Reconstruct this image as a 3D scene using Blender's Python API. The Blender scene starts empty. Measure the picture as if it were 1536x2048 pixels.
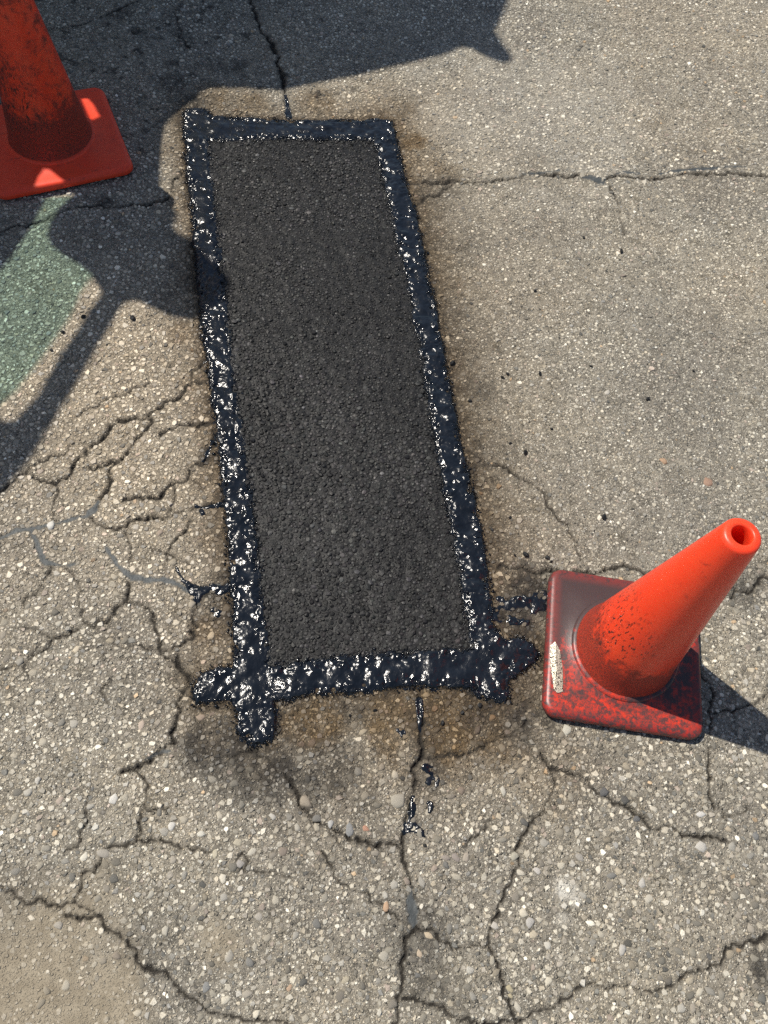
import bpy, bmesh, math, random
import numpy as np
from mathutils import Matrix, Vector
from mathutils.geometry import tessellate_polygon

random.seed(7)
RNG = np.random.default_rng(11)
scene = bpy.context.scene
col = scene.collection

# ------------------------------------------------------------------ camera
CAM_H, TILT, PHI, FPX = 1.406, 0.4913, -0.1582, 1657.0
CX, CY = 768.0, 1024.0
_n = np.array([math.sin(TILT) * math.sin(PHI), math.sin(TILT) * math.cos(PHI), math.cos(TILT)])
_ex = np.array([1.0, 0, 0]) - _n * _n[0]
_ex /= np.linalg.norm(_ex)
_up = -_n
_ey = np.cross(_up, _ex)
ROT = np.stack([_ex, _ey, _up], 1)

cam_data = bpy.data.cameras.new("camera")
cam = bpy.data.objects.new("camera", cam_data)
col.objects.link(cam)
cam_data.sensor_fit = 'VERTICAL'
cam_data.sensor_height = 36.0
cam_data.lens = FPX / 2048.0 * 36.0
cam_data.clip_start = 0.02
cam_data.clip_end = 500.0
M = Matrix(((ROT[0, 0], -ROT[1, 0], -ROT[2, 0], 0.0),
            (ROT[0, 1], -ROT[1, 1], -ROT[2, 1], 0.0),
            (ROT[0, 2], -ROT[1, 2], -ROT[2, 2], CAM_H),
            (0, 0, 0, 1)))
cam.matrix_world = M
scene.camera = cam

# ------------------------------------------------------------------ sky, sun, exposure
SUN_ELEV = math.radians(57.8)
SHADOW_AZ = math.radians(-30.9)              # direction in which shadows fall on the ground
SUN_DIR = np.array([-math.cos(SHADOW_AZ) * math.cos(SUN_ELEV),
                    -math.sin(SHADOW_AZ) * math.cos(SUN_ELEV), math.sin(SUN_ELEV)])
world = bpy.data.worlds.new("World")
scene.world = world
world.use_nodes = True
wn = world.node_tree
for n_ in list(wn.nodes):
    wn.nodes.remove(n_)
w_out = wn.nodes.new('ShaderNodeOutputWorld')
w_bg = wn.nodes.new('ShaderNodeBackground')
w_sky = wn.nodes.new('ShaderNodeTexSky')
w_sky.sky_type = 'NISHITA'
w_sky.sun_disc = False
w_sky.sun_elevation = SUN_ELEV
w_sky.sun_rotation = math.atan2(SUN_DIR[0], SUN_DIR[1])
w_bg.inputs['Strength'].default_value = 0.088
wn.links.new(w_sky.outputs[0], w_bg.inputs[0])
wn.links.new(w_bg.outputs[0], w_out.inputs[0])

sun_data = bpy.data.lights.new("sun", 'SUN')
sun_data.energy = 5.0
sun_data.angle = math.radians(0.53)
sun_data.color = (1.0, 0.94, 0.845)
sun = bpy.data.objects.new("sun", sun_data)
col.objects.link(sun)
sun.rotation_euler = Vector(SUN_DIR.tolist()).to_track_quat('Z', 'Y').to_euler()
sun.location = (0, 0, 6)

scene.view_settings.view_transform = 'Standard'
scene.view_settings.look = 'None'
scene.view_settings.exposure = 0.0
scene.view_settings.gamma = 1.0
scene.view_settings.use_curve_mapping = False
scene.cycles.max_bounces = 6
scene.cycles.diffuse_bounces = 3
scene.cycles.use_denoising = False


# ------------------------------------------------------------------ helpers
def unp(pts, z=0.0):
    """photo pixel -> point on the horizontal plane at height z"""
    pts = np.atleast_2d(np.array(pts, float))
    d = np.stack([(pts[:, 0] - CX) / FPX, (pts[:, 1] - CY) / FPX, np.ones(len(pts))], 1) @ ROT
    s = (z - CAM_H) / d[:, 2]
    return d * s[:, None] + np.array([0, 0, CAM_H])


def G(pts):
    return unp(pts)[:, :2]


def hash2(ix, iy, seed):
    with np.errstate(over='ignore'):
        h = (ix.astype(np.int64) * 374761393 + iy.astype(np.int64) * 668265263 + seed * 982451653) & 0xffffffff
        h = ((h ^ (h >> 13)) * 1274126177) & 0xffffffff
        h = ((h ^ (h >> 16)) * 2246822519) & 0xffffffff
        h = h ^ (h >> 15)
    return (h & 0xffffff) / float(0xffffff)


def vnoise(x, y, wl, seed=0):
    """smooth value noise, -1..1, wavelength wl"""
    u, v = x / wl, y / wl
    iu, iv = np.floor(u), np.floor(v)
    fu, fv = u - iu, v - iv
    fu = fu * fu * fu * (fu * (fu * 6 - 15) + 10)
    fv = fv * fv * fv * (fv * (fv * 6 - 15) + 10)
    a = hash2(iu, iv, seed); b = hash2(iu + 1, iv, seed)
    c = hash2(iu, iv + 1, seed); d = hash2(iu + 1, iv + 1, seed)
    return ((a * (1 - fu) + b * fu) * (1 - fv) + (c * (1 - fu) + d * fu) * fv) * 2 - 1


def fbm(x, y, wl, seed=0, octv=4, gain=0.5):
    t = np.zeros_like(x); a = 1.0; s = 0.0
    for k in range(octv):
        ca, sa = math.cos(0.6 * k), math.sin(0.6 * k)
        t += a * vnoise(x * ca - y * sa + 3.1 * k, x * sa + y * ca - 1.7 * k, wl, seed + 17 * k)
        s += a; a *= gain; wl *= 0.5
    return t / s


def sstep(a, b, x):
    t = np.clip((x - a) / (b - a), 0, 1)
    return t * t * (3 - 2 * t)


def seg_dist(x, y, a, b):
    d = b - a
    L2 = max(float(d @ d), 1e-12)
    t = np.clip(((x - a[0]) * d[0] + (y - a[1]) * d[1]) / L2, 0, 1)
    return np.hypot(x - a[0] - t * d[0], y - a[1] - t * d[1]), t


def poly_sd(x, y, poly):
    """signed distance to a polygon, positive inside"""
    dmin = np.full(x.shape, 9.0)
    inside = np.zeros(x.shape, bool)
    n = len(poly)
    for i in range(n):
        a, b = poly[i], poly[(i + 1) % n]
        d, _ = seg_dist(x, y, a, b)
        dmin = np.minimum(dmin, d)
        if a[1] != b[1]:
            c = ((a[1] > y) != (b[1] > y)) & (x < (b[0] - a[0]) * (y - a[1]) / (b[1] - a[1]) + a[0])
            inside ^= c
    return np.where(inside, dmin, -dmin)


def line_sd(x, y, pts, widths):
    """signed distance to a tapered stroke, positive inside"""
    best = np.full(x.shape, -9.0)
    for i in range(len(pts) - 1):
        d, t = seg_dist(x, y, pts[i], pts[i + 1])
        w = widths[i] * (1 - t) + widths[i + 1] * t
        best = np.maximum(best, w - d)
    return best


def mesh_np(name, verts, faces, mat, parent=None, smooth=True, attrs=None):
    """one mesh object from numpy arrays (faces all tris or all quads)"""
    me = bpy.data.meshes.new(name)
    faces = np.asarray(faces, np.int32)
    k = faces.shape[1]
    me.vertices.add(len(verts))
    me.vertices.foreach_set('co', np.asarray(verts, np.float32).ravel())
    me.loops.add(faces.size)
    me.loops.foreach_set('vertex_index', faces.ravel())
    me.polygons.add(len(faces))
    me.polygons.foreach_set('loop_start', np.arange(0, faces.size, k, dtype=np.int32))
    me.polygons.foreach_set('loop_total', np.full(len(faces), k, np.int32))
    me.polygons.foreach_set('use_smooth', np.full(len(faces), smooth, bool))
    me.update(calc_edges=True)
    for an, arr in (attrs or {}).items():
        at = me.color_attributes.new(an, 'FLOAT_COLOR', 'POINT')
        at.data.foreach_set('color', np.asarray(arr, np.float32).ravel())
    me.materials.append(mat)
    o = bpy.data.objects.new(name, me)
    col.objects.link(o)
    if parent:
        o.parent = parent
    return o


def from_bm(name, bm, mat, parent=None, smooth=True, angle=None):
    me = bpy.data.meshes.new(name)
    bm.normal_update()
    bm.to_mesh(me); bm.free()
    for p in me.polygons:
        p.use_smooth = smooth
    me.materials.append(mat)
    o = bpy.data.objects.new(name, me)
    col.objects.link(o)
    if parent:
        o.parent = parent
    return o


def tag(o, label=None, cat=None, group=None, kind=None):
    if label: o['label'] = label
    if cat: o['category'] = cat
    if group: o['group'] = group
    if kind: o['kind'] = kind
    return o


def empty(name, loc=(0, 0, 0), rz=0.0):
    o = bpy.data.objects.new(name, None)
    col.objects.link(o)
    o.location = loc
    o.rotation_euler = (0, 0, rz)
    o.empty_display_size = 0.05
    return o


class NT:
    """short-hand for building node trees"""
    def __init__(self, name):
        self.mat = bpy.data.materials.new(name)
        self.mat.use_nodes = True
        self.t = self.mat.node_tree
        for n in list(self.t.nodes):
            self.t.nodes.remove(n)
        self.out = self.t.nodes.new('ShaderNodeOutputMaterial')
        self.b = self.t.nodes.new('ShaderNodeBsdfPrincipled')
        self.t.links.new(self.b.outputs[0], self.out.inputs[0])

    def put(self, sock, v):
        if hasattr(v, 'is_output') or isinstance(v, bpy.types.NodeSocket):
            self.t.links.new(v, sock)
        else:
            if sock.type == 'RGBA' and isinstance(v, tuple) and len(v) == 3:
                v = v + (1.0,)
            sock.default_value = v

    def node(self, kind, ins=None, **props):
        n = self.t.nodes.new(kind)
        for k, v in props.items():
            setattr(n, k, v)
        for k, v in (ins or {}).items():
            self.put(n.inputs[k], v)
        return n

    def math(self, op, a, b=0.0, c=0.0, clamp=False):
        n = self.t.nodes.new('ShaderNodeMath')
        n.operation = op; n.use_clamp = clamp
        self.put(n.inputs[0], a); self.put(n.inputs[1], b)
        if len(n.inputs) > 2:
            self.put(n.inputs[2], c)
        return n.outputs[0]

    def vmath(self, op, a, b=(0, 0, 0)):
        n = self.t.nodes.new('ShaderNodeVectorMath')
        n.operation = op
        self.put(n.inputs[0], a)
        if op == 'SCALE':
            self.put(n.inputs['Scale'], b)
        else:
            self.put(n.inputs[1], b)
        return n.outputs[0]

    def mix(self, f, a, b, mode='MIX'):
        n = self.t.nodes.new('ShaderNodeMix')
        n.data_type = 'RGBA'; n.blend_type = mode
        self.put(n.inputs[0], f); self.put(n.inputs[6], a); self.put(n.inputs[7], b)
        return n.outputs[2]

    def step(self, v, lo, hi, smooth=True):
        n = self.t.nodes.new('ShaderNodeMapRange')
        n.interpolation_type = 'SMOOTHSTEP' if smooth else 'LINEAR'
        self.put(n.inputs['Value'], v)
        self.put(n.inputs['From Min'], lo); self.put(n.inputs['From Max'], hi)
        return n.outputs[0]

    def ramp(self, f, stops, interp='LINEAR'):
        n = self.t.nodes.new('ShaderNodeValToRGB')
        r = n.color_ramp; r.interpolation = interp
        while len(r.elements) < len(stops):
            r.elements.new(0.5)
        for e, (p, c) in zip(r.elements, stops):
            e.position = p
            e.color = c + (1.0,) if len(c) == 3 else c
        self.put(n.inputs[0], f)
        return n.outputs[0]

    def noise(self, vec, scale, detail=3, rough=0.55):
        n = self.node('ShaderNodeTexNoise', {'Vector': vec, 'Scale': scale, 'Detail': detail, 'Roughness': rough})
        return n

    def bump(self, h, dist, strength=1.0, normal=None):
        n = self.node('ShaderNodeBump', {'Height': h, 'Distance': dist, 'Strength': strength})
        if normal is not None:
            self.put(n.inputs['Normal'], normal)
        return n.outputs[0]


# ------------------------------------------------------------------ traced layout (photo pixels on the ground)
OUTER_PX = [(365,225),(368,270),(373,350),(383,430),(388,500),(395,570),(403,650),(413,720),(422,790),(432,860),
 (440,930),(447,1000),(453,1060),(458,1120),(462,1180),(464,1240),(466,1300),(464,1334),(440,1335),(405,1345),(390,1360),
 (386,1385),(393,1405),(430,1405),(462,1410),(472,1425),(474,1458),(485,1480),(512,1488),(540,1482),(550,1465),
 (550,1430),(547,1402),(600,1393),(660,1388),(720,1385),(790,1375),(850,1372),(900,1375),(940,1376),(958,1392),
 (985,1402),(1010,1404),(1022,1387),(1017,1366),(1042,1345),(1070,1326),(1076,1308),(1065,1285),(1035,1276),
 (1005,1278),(990,1258),(985,1235),(983,1200),(978,1160),(970,1110),(962,1060),(950,1000),(935,940),(920,880),(905,800),
 (895,740),(885,690),(872,620),(860,560),(848,500),(835,440),(822,400),(808,350),(797,300),(788,260),(780,242),
 (755,238),(720,243),(680,240),(620,243),(580,240),(540,238),(500,235),(460,233),(425,232),(420,222),(395,215),(372,218)]
INNER_PX = [(420,285),(425,330),(430,400),(440,480),(450,560),(458,640),(468,720),(477,800),(488,870),(497,940),
 (506,1010),(514,1080),(522,1150),(530,1220),(538,1290),(545,1328),(600,1322),(660,1315),(720,1308),(780,1303),
 (850,1300),(905,1297),(940,1293),(935,1250),(925,1180),(912,1110),(903,1060),(890,1000),(880,940),(868,880),
 (857,820),(848,760),(838,700),(825,640),(812,580),(800,520),(790,470),(780,420),(768,370),(757,320),(748,283),
 (700,282),(640,283),(580,280),(520,282),(480,285),(450,283)]
OUTER, INNER = G(OUTER_PX), G(INNER_PX)

# cracks: (width in photo pixels, points)
CRACKS = [
 (2.5, [(300,760),(250,790),(200,800),(150,830)]), (2.5, [(345,967),(350,1000),(335,1029)]), (2.5, [(110,1274),(60,1250),(20,1255)]),
 (2.5, [(250,1046),(262,1090),(255,1120)]), (2.5, [(325,1297),(290,1300),(230,1290),(205,1310)]), (2.5, [(130,1131),(160,1170),(170,1244)]),
 (2.5, [(300,1095),(340,1110),(380,1130)]), (2.5, [(215,1410),(200,1380),(214,1350)]), (2.5, [(287,1601),(330,1620),(345,1600)]),
 (9, [(500,-20),(503,0),(515,30),(522,55),(545,85),(553,105),(553,125),(565,150),(568,178),(575,200),(578,230)]),
 (3.5, [(90,58),(100,55),(165,47),(200,30),(260,5),(300,-15)]),
 (3.5, [(345,20),(350,35),(363,55),(358,72),(380,95)]),
 (5, [(363,342),(345,365),(345,385),(330,398),(300,403),(240,410),(145,410),(75,445),(20,455),(-40,470)]),
 (6, [(808,369),(860,366),(905,360),(930,363),(960,362),(1000,358),(1045,355),(1060,345),(1100,350),(1150,348),
      (1185,355),(1205,362),(1215,358),(1225,350),(1265,352),(1300,357),(1330,350),(1360,347),(1420,345),(1536,350),(1600,352)]),
 (5, [(825,425),(850,395),(875,387),(905,368)]),
 (2.5, [(1220,365),(1235,400),(1240,430),(1250,470)]),
 (7, [(418,708),(390,742),(380,762),(357,787),(320,807),(305,822),(280,832),(240,842),(210,867),(187,884),(170,907),
      (150,932),(130,952),(110,960),(75,957),(50,947),(25,962),(0,975),(-50,990)]),
 (4, [(175,882),(140,897),(100,917),(60,932),(50,947)]),
 (4, [(418,755),(390,762)]),
 (6, [(432,842),(380,847),(345,857),(320,870)]),
 (6, [(302,835),(295,857),(277,877),(260,897),(235,922),(190,932),(165,935)]),
 (6, [(235,922),(220,940),(215,977),(200,997),(187,1022),(180,1035)]),
 (7, [(432,857),(420,892),(405,922),(390,927),(370,952),(345,967),(320,992),(280,995),(245,1000)]),
 (4, [(112,962),(107,1022),(108,1045)]),
 (6, [(180,1035),(190,1044),(210,1059),(250,1046),(285,1036),(325,1029),(380,1020),(430,1008),(450,1003)]),
 (3.5, [(330,1128),(350,1085),(362,1062),(385,1040)]),
 (5, [(260,1164),(250,1189),(245,1209),(230,1229),(205,1241),(170,1244),(140,1259),(110,1274),(80,1299),(50,1319),(0,1340)]),
 (4, [(95,1130),(90,1160),(72,1185),(45,1210)]),
 (6, [(250,1199),(280,1211),(300,1234),(312,1264),(325,1297),(350,1319),(357,1334)]),
 (6, [(395,1190),(388,1234),(380,1274),(367,1289),(345,1299),(327,1301)]),
 (9, [(350,1314),(367,1344),(377,1364),(367,1384),(357,1414),(350,1439),(340,1459),(340,1479),(325,1499),(300,1511),(280,1524),(240,1545)]),
 (6, [(272,1540),(285,1566),(287,1601),(280,1646),(272,1681),(250,1691),(215,1701),(200,1721),(185,1738),(160,1746),(160,1776),(145,1806)]),
 (5, [(-20,1775),(20,1780),(50,1810),(100,1811),(145,1808),(190,1828)]),
 (4.5, [(272,1681),(320,1681),(350,1686),(380,1701),(425,1701)]),
 (4, [(470,1722),(478,1712),(490,1722),(488,1735),(476,1738),(500,1745),(540,1748),(580,1752)]),
 (8, [(500,1498),(530,1520),(555,1541),(590,1571),(600,1606),(630,1636),(655,1656),(685,1668),(720,1678),(750,1690),(768,1688),(800,1695)]),
 (4, [(380,1502),(430,1506),(465,1509),(505,1501),(510,1491)]),
 (7.5, [(125,1831),(200,1831),(215,1851),(255,1881),(275,1921),(300,1936),(340,1956),(370,1981),(395,2001),(415,2026),(450,2036),(530,2041),(600,2060)]),
 (3.5, [(640,1706),(655,1721),(670,1751),(700,1776),(730,1796),(768,1821),(800,1840),(822,1846)]),
 (8.5, [(838,1394),(843,1424),(843,1454),(843,1499),(843,1509),(830,1534),(832,1546),(828,1586),(820,1631),(808,1666),(800,1691),
      (810,1721),(818,1756),(823,1781),(828,1816),(828,1851),(818,1886),(810,1921),(805,1956),(800,1996),(798,2036),(790,2080)]),
 (6, [(843,1509),(883,1509),(923,1511),(943,1499),(983,1486),(1030,1462),(1058,1440)]),
 (6.5, [(1085,1505),(1105,1530),(1128,1541),(1168,1556),(1203,1586),(1248,1608),(1263,1626),(1288,1641),(1313,1656),(1343,1656),(1393,1668),(1433,1673),(1460,1684)]),
 (6, [(1105,1530),(1110,1566),(1093,1601),(1073,1631),(1048,1666),(1040,1701),(1040,1731),(1025,1761),(1005,1801),(1003,1831),(983,1856),(973,1891)]),
 (5.5, [(973,1895),(953,1898),(933,1896),(913,1903),(888,1891),(868,1871),(830,1861)]),
 (7, [(973,1895),(988,1921),(1000,1946),(1008,1976),(1018,2001),(1028,2036),(1030,2060)]),
 (7, [(805,1996),(843,2001),(883,2008),(913,2031),(943,2043),(998,2046),(1038,2041)]),
 (6, [(1038,2041),(1068,2021),(1108,2016),(1138,1996),(1168,1978),(1218,1978),(1268,1968),(1298,1978),(1333,1981),(1348,1966),
      (1378,1951),(1418,1936),(1448,1931),(1463,1906),(1483,1891),(1540,1870)]),
 (5, [(1400,1324),(1418,1369),(1428,1404),(1423,1440),(1418,1500),(1416,1560),(1432,1620)]),
 (4, [(1430,1426),(1478,1419),(1536,1394),(1580,1385)]),
 (7, [(970,1131),(1013,1136),(1048,1144),(1078,1146),(1113,1141),(1143,1141),(1193,1141),(1238,1136),(1293,1139),(1380,1160),
      (1463,1194),(1483,1184),(1536,1164),(1600,1150)]),
 (4, [(925,902),(958,912),(983,927),(1018,937),(1043,952),(1063,967),(1083,987),(1103,1017),(1138,1054),(1158,1089),(1163,1119)]),
 (3, [(175,1586),(172,1626),(165,1666),(155,1696),(125,1706)]),
 (3, [(930,1690),(945,1672),(972,1660),(985,1640)]),
 (3, [(655,1656),(675,1690),(690,1700)]),
 (3, [(1450,1560),(1440,1600),(1452,1640),(1500,1610)]),
 (3, [(55,1360),(50,1330),(75,1290)]),
]

# old grey sealer lying in cracks: (widths px, points)
OLD_SEAL = [
 ([9,13,10,8,7,7,13,16,8], [(-20,1084),(30,1061),(60,1056),(90,1049),(115,1044),(150,1034),(172,1030),(186,1018),(196,1000)]),
 ([8,10,13,15,7,4], [(62,1060),(75,1089),(82,1112),(93,1124),(130,1131),(150,1126)]),
 ([5,10,16,15,12,10,12,18,20,12,6], [(212,1095),(235,1131),(258,1151),(290,1159),(325,1159),(350,1166),(372,1178),(392,1183),(404,1180),(420,1178),(440,1168)]),
 ([5,9,20,24,20,4], [(824,1770),(824,1785),(825,1803),(826,1822),(826,1840),(826,1856)]),
 ([4,12,18,10,4], [(1160,352),(1180,352),(1196,358),(1206,364),(1212,358)]),
 ([3,7,7,3], [(1232,346),(1250,342),(1268,344),(1280,345)]),
 ([3,7,6,8,5,3], [(1320,346),(1345,340),(1375,338),(1400,336),(1480,330),(1495,332)]),
 ([3,7,5,3], [(1040,344),(1058,346),(1090,343),(1120,340)]),
 ([6,11,8,4], [(340,1500),(325,1500),(305,1510),(290,1518)]),
]

# stains: (x, y, radius, amount)
SOOT = [(640,1550,100,.34),(470,1515,80,.50),(400,1500,55,.50),(560,1535,70,.55),(625,1575,50,.45),(510,1540,60,.45),(860,1445,60,.35),(940,1420,50,.4),(700,1400,60,.35),(900,640,45,.25),(935,780,50,.28),(955,920,45,.3),(980,1080,50,.32),(870,480,40,.25),(1050,1435,55,.45),(1100,1450,25,.45),
 (1040,1255,45,.5),(1050,1190,60,.6),(1010,1390,60,.35),(440,1160,35,.45),(430,1175,30,.5),(440,1225,25,.35),(885,370,40,.30),
 (850,390,30,.3),(430,1010,30,.3),(400,210,50,.5),(350,160,40,.35),(455,565,26,.3),(860,1550,45,.35),(850,1880,75,.28),(845,1960,70,.26),(890,1990,60,.22),
 (1530,1930,30,.5),(1500,1180,50,.30),(420,1220,30,.25),(520,1500,90,.18),(760,1690,50,.15),(230,1240,60,.10),
 (860,1430,40,.35),(790,1440,30,.2),(210,400,16,.9),(172,392,11,.85),(277,102,12,.8),(272,62,14,.7),(185,140,8,.9),(240,25,20,.4),
 (470,130,30,.35),(430,120,30,.25),(370,75,22,.3),(1380,330,120,.10),(1100,330,60,.10),(410,900,18,.5),(410,915,14,.5),(300,1880,60,.18),(390,1990,40,.22),(20,1800,60,.14)]
SCORCH = [(640,1430,100,.75),(760,1430,100,.85),(900,1440,110,.85),(540,1490,80,.45),(430,1470,60,.45),(980,1450,100,.7),(870,1500,110,.5),
 (940,700,70,.35),(960,850,70,.45),(980,1000,65,.5),(1020,1170,70,.6),(900,560,55,.5),(850,430,50,.55),(815,280,45,.8),(790,215,60,.5),
 (640,215,60,.55),(500,205,60,.6),(430,200,50,.6),(345,300,40,.45),(360,400,35,.45),(375,660,45,.5),(395,760,45,.45),(410,860,45,.45),(425,960,45,.45),
 (420,1080,45,.45),(430,1260,60,.6),(420,1320,50,.5),(700,1520,130,.30),(1060,1400,70,.6),(880,340,60,.5),(1000,330,90,.16),(1110,1530,90,.35),(560,1400,60,.5)]
DUST = [(60,1960,190,.95),(160,2040,170,.9),(-20,1880,120,.6),(430,1885,60,.8),(250,2020,90,.5)]
PALE = [(1135,1785,26,.95),(1150,1800,20,.6),(1130,1840,22,.35),(310,25,14,.35),(330,78,10,.3),(890,245,90,.22),(980,300,110,.16),(780,1440,60,.15),(1060,230,260,.16)]
def _blobs(lst):
    P = G([(a, b) for a, b, _, _ in lst]); Q = G([(a + c, b) for a, b, c, _ in lst])
    return [(p[0], p[1], float(np.hypot(*(q - p))), l[3]) for p, q, l in zip(P, Q, lst)]
SOOT = [(a, b, c * 1.15, min(.95, d * 1.7)) for a, b, c, d in SOOT]
SCORCH = [(a, b, c * 1.2, min(1.0, d * 1.2)) for a, b, c, d in SCORCH]
SOOT_W, SCORCH_W, DUST_W, PALE_W = _blobs(SOOT), _blobs(SCORCH), _blobs(DUST), _blobs(PALE)
SEAL_W = []
for ws, pts in OLD_SEAL:
    P = G(pts); Q = G([(a + w * .5, b) for (a, b), w in zip(pts, ws)])
    SEAL_W.append((P, [float(np.hypot(*(q - p))) for p, q in zip(P, Q)]))


def blob_field(x, y, lst, sd=0, rough=0.45):
    t = np.zeros_like(x)
    n = fbm(x, y, 0.055, 40 + sd, 4) * rough
    for bx, by, r, a in lst:
        d = np.hypot(x - bx, y - by) / r
        t = np.maximum(t, a * sstep(1.25, 0.25, d + n))
    return t


def stains(x, y, sd_outer=None):
    """scorch, soot, old sealer, dust, pale -- real stains on the pavement, 0..1"""
    if sd_outer is None:
        sd_outer = poly_sd(x, y, OUTER)
    d = np.maximum(-sd_outer, 0)
    fine = fbm(x, y, 0.012, 71, 3)
    n = fbm(x, y, 0.06, 70, 4)
    halo = np.exp(-d / (0.034 * (1 + .55 * n))) * 0.95
    right = sstep(-.12, .10, x) * np.exp(-d / 0.090) * 1.0
    scorch = np.clip(np.maximum(np.maximum(halo, right), blob_field(x, y, SCORCH_W, 1)) * (1 + .30 * fine), 0, 1)
    rim = np.exp(-d / 0.017) * 0.70 * (1 + .6 * fine + .4 * n)
    rim = np.maximum(rim, sstep(-.10, .10, x) * sstep(2.0, 1.5, y) * np.exp(-d / .036) * .62 * (1 + .5 * fine + .3 * n))
    soot = np.maximum(blob_field(x, y, SOOT_W, 2, .6), rim) * np.clip(1 + .7 * fine, 0, 2)
    spots = sstep(.50, .62, fbm(x, y, 0.022, 90, 2)) * sstep(0.25, -0.1, x) * sstep(1.5, 1.8, y) * .8
    spots2 = sstep(.60, .70, fbm(x, y, 0.014, 95, 2)) * np.exp(-d / .07) * .8
    soot = np.clip(np.maximum(np.maximum(soot, spots), spots2), 0, 1)
    seal = np.full(x.shape, -9.0)
    for P, w in SEAL_W:
        m = (x > P[:, 0].min() - .04) & (x < P[:, 0].max() + .04) & (y > P[:, 1].min() - .04) & (y < P[:, 1].max() + .04)
        if m.any():
            seal[m] = np.maximum(seal[m], line_sd(x[m], y[m], P, w))
    seal = sstep(-.0012, .0018, seal + .0042 * fbm(x, y, .014, 55, 3))
    dust = blob_field(x, y, DUST_W, 3, .5)
    pale = blob_field(x, y, PALE_W, 4, .5) * np.clip(1 + fine, 0, 2)
    return scorch, soot, seal, dust, np.clip(pale, 0, 1)


# ------------------------------------------------------------------ pavement height field
NX, NY = 710, 850
Y0, Y1 = -0.30, 2.80
def xl(y): return -0.60 - 0.235 * (y + .1)
def xr(y): return 0.86 + 0.265 * (y + .1)
_r = np.linspace(0, 1, NY)
YR = Y0 + (Y1 - Y0) * (0.62 * _r + 0.38 * _r * _r)
U = np.linspace(0, 1, NX)
GX = xl(YR)[:, None] * (1 - U)[None] + xr(YR)[:, None] * U[None]
GY = np.repeat(YR[:, None], NX, 1)

SD_OUT = poly_sd(GX, GY, OUTER)
edge = np.minimum(np.minimum(U, 1 - U)[None] * 6, np.minimum(_r, 1 - _r)[:, None] * 6)
edge = np.clip(edge, 0, 1)
GZ = (fbm(GX, GY, .30, 5, 3) * .004 + fbm(GX, GY, .05, 6, 3) * .0016 + fbm(GX, GY, .012, 8, 2) * .0007) 
CRK = np.zeros_like(GX)      # crack darkness
DEPTH = np.zeros_like(GX)

def jag(P, W, step=.0048, amp=.0026, seed=0):
    """break a traced polyline into short uneven steps"""
    r = np.random.default_rng(seed)
    out, ws = [], []
    off = 0.0
    for i in range(len(P) - 1):
        d = P[i + 1] - P[i]; L = np.hypot(*d); n = max(1, int(L / step))
        nrm = np.array([-d[1], d[0]]) / max(L, 1e-9)
        for k in range(n):
            off = off * .70 + r.normal(0, amp)
            lowf = .80 + .24 * math.sin(len(out) * .23 + seed * 1.7) + .18 * math.sin(len(out) * .081 + seed)
            out.append(P[i] + d * (k / n) + nrm * off)
            ws.append((W[i] * (1 - k / n) + W[i + 1] * k / n) * .74 * lowf * np.clip(r.normal(.88, .36), .15, 1.8))
    out.append(P[-1]); ws.append(W[-1] * .4)
    return np.array(out), np.array(ws)

CRACK_PTS = []
for ci, (wpx, pts) in enumerate(CRACKS):
    P = G(pts)
    Q = G([(a + wpx * .5, b) for a, b in pts])
    W = np.hypot(*(Q - P).T) * (1.22 if pts[0][0] < 480 and 700 < pts[0][1] < 1400 else 1.0)
    P, W = jag(P, W, seed=ci)
    CRACK_PTS.append((P, W))
    for i in range(len(P) - 1):
        a, b = P[i], P[i + 1]
        w0, w1 = W[i], W[i + 1]
        pad = max(w0, w1) * 3 + .006
        r0, r1 = np.searchsorted(YR, [min(a[1], b[1]) - pad, max(a[1], b[1]) + pad])
        if r1 <= r0:
            continue
        ym = YR[r0:r1]
        us = [(min(a[0], b[0]) - pad - xl(ym)) / (xr(ym) - xl(ym)), (max(a[0], b[0]) + pad - xl(ym)) / (xr(ym) - xl(ym))]
        c0, c1 = int(max(0, us[0].min() * (NX - 1))), int(min(NX, us[1].max() * (NX - 1) + 2))
        if c1 <= c0:
            continue
        sl = (slice(r0, r1), slice(c0, c1))
        d, t = seg_dist(GX[sl], GY[sl], a, b)
        w = w0 * (1 - t) + w1 * t + .00025
        q = np.clip(1 - (d / (w * 1.35)) ** 2, 0, 1)
        DEPTH[sl] = np.maximum(DEPTH[sl], q * np.minimum(.009, 1.9 * w + .001))
        dark = np.maximum(sstep(w * 1.45 + .0007, w * .5, d), .30 * sstep(w * 2.5 + .004, w * .8, d))
        CRK[sl] = np.maximum(CRK[sl], dark * np.clip(.45 + w / .0026, .3, 1))

SCO, SOO, SEA, DUS, PAL = stains(GX, GY, SD_OUT)
DEPTH *= (1 - .85 * SEA)
CRK *= (1 - .8 * SEA)
GZ = GZ - DEPTH - .004 * sstep(.0, -.0, SD_OUT)
UNDER = sstep(.012, .03, SD_OUT)          # pavement is cut away under the new patch
GZ = GZ * edge - .02 * UNDER

def sample(F, x, y):
    """bilinear sample of a grid field"""
    rr = np.clip(np.interp(y, YR, np.arange(NY)), 0, NY - 1.001)
    uu = np.clip((x - xl(y)) / (xr(y) - xl(y)) * (NX - 1), 0, NX - 1.001)
    i, j = rr.astype(int), uu.astype(int)
    fi, fj = rr - i, uu - j
    return (F[i, j] * (1 - fj) + F[i, j + 1] * fj) * (1 - fi) + (F[i + 1, j] * (1 - fj) + F[i + 1, j + 1] * fj) * fi

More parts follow.
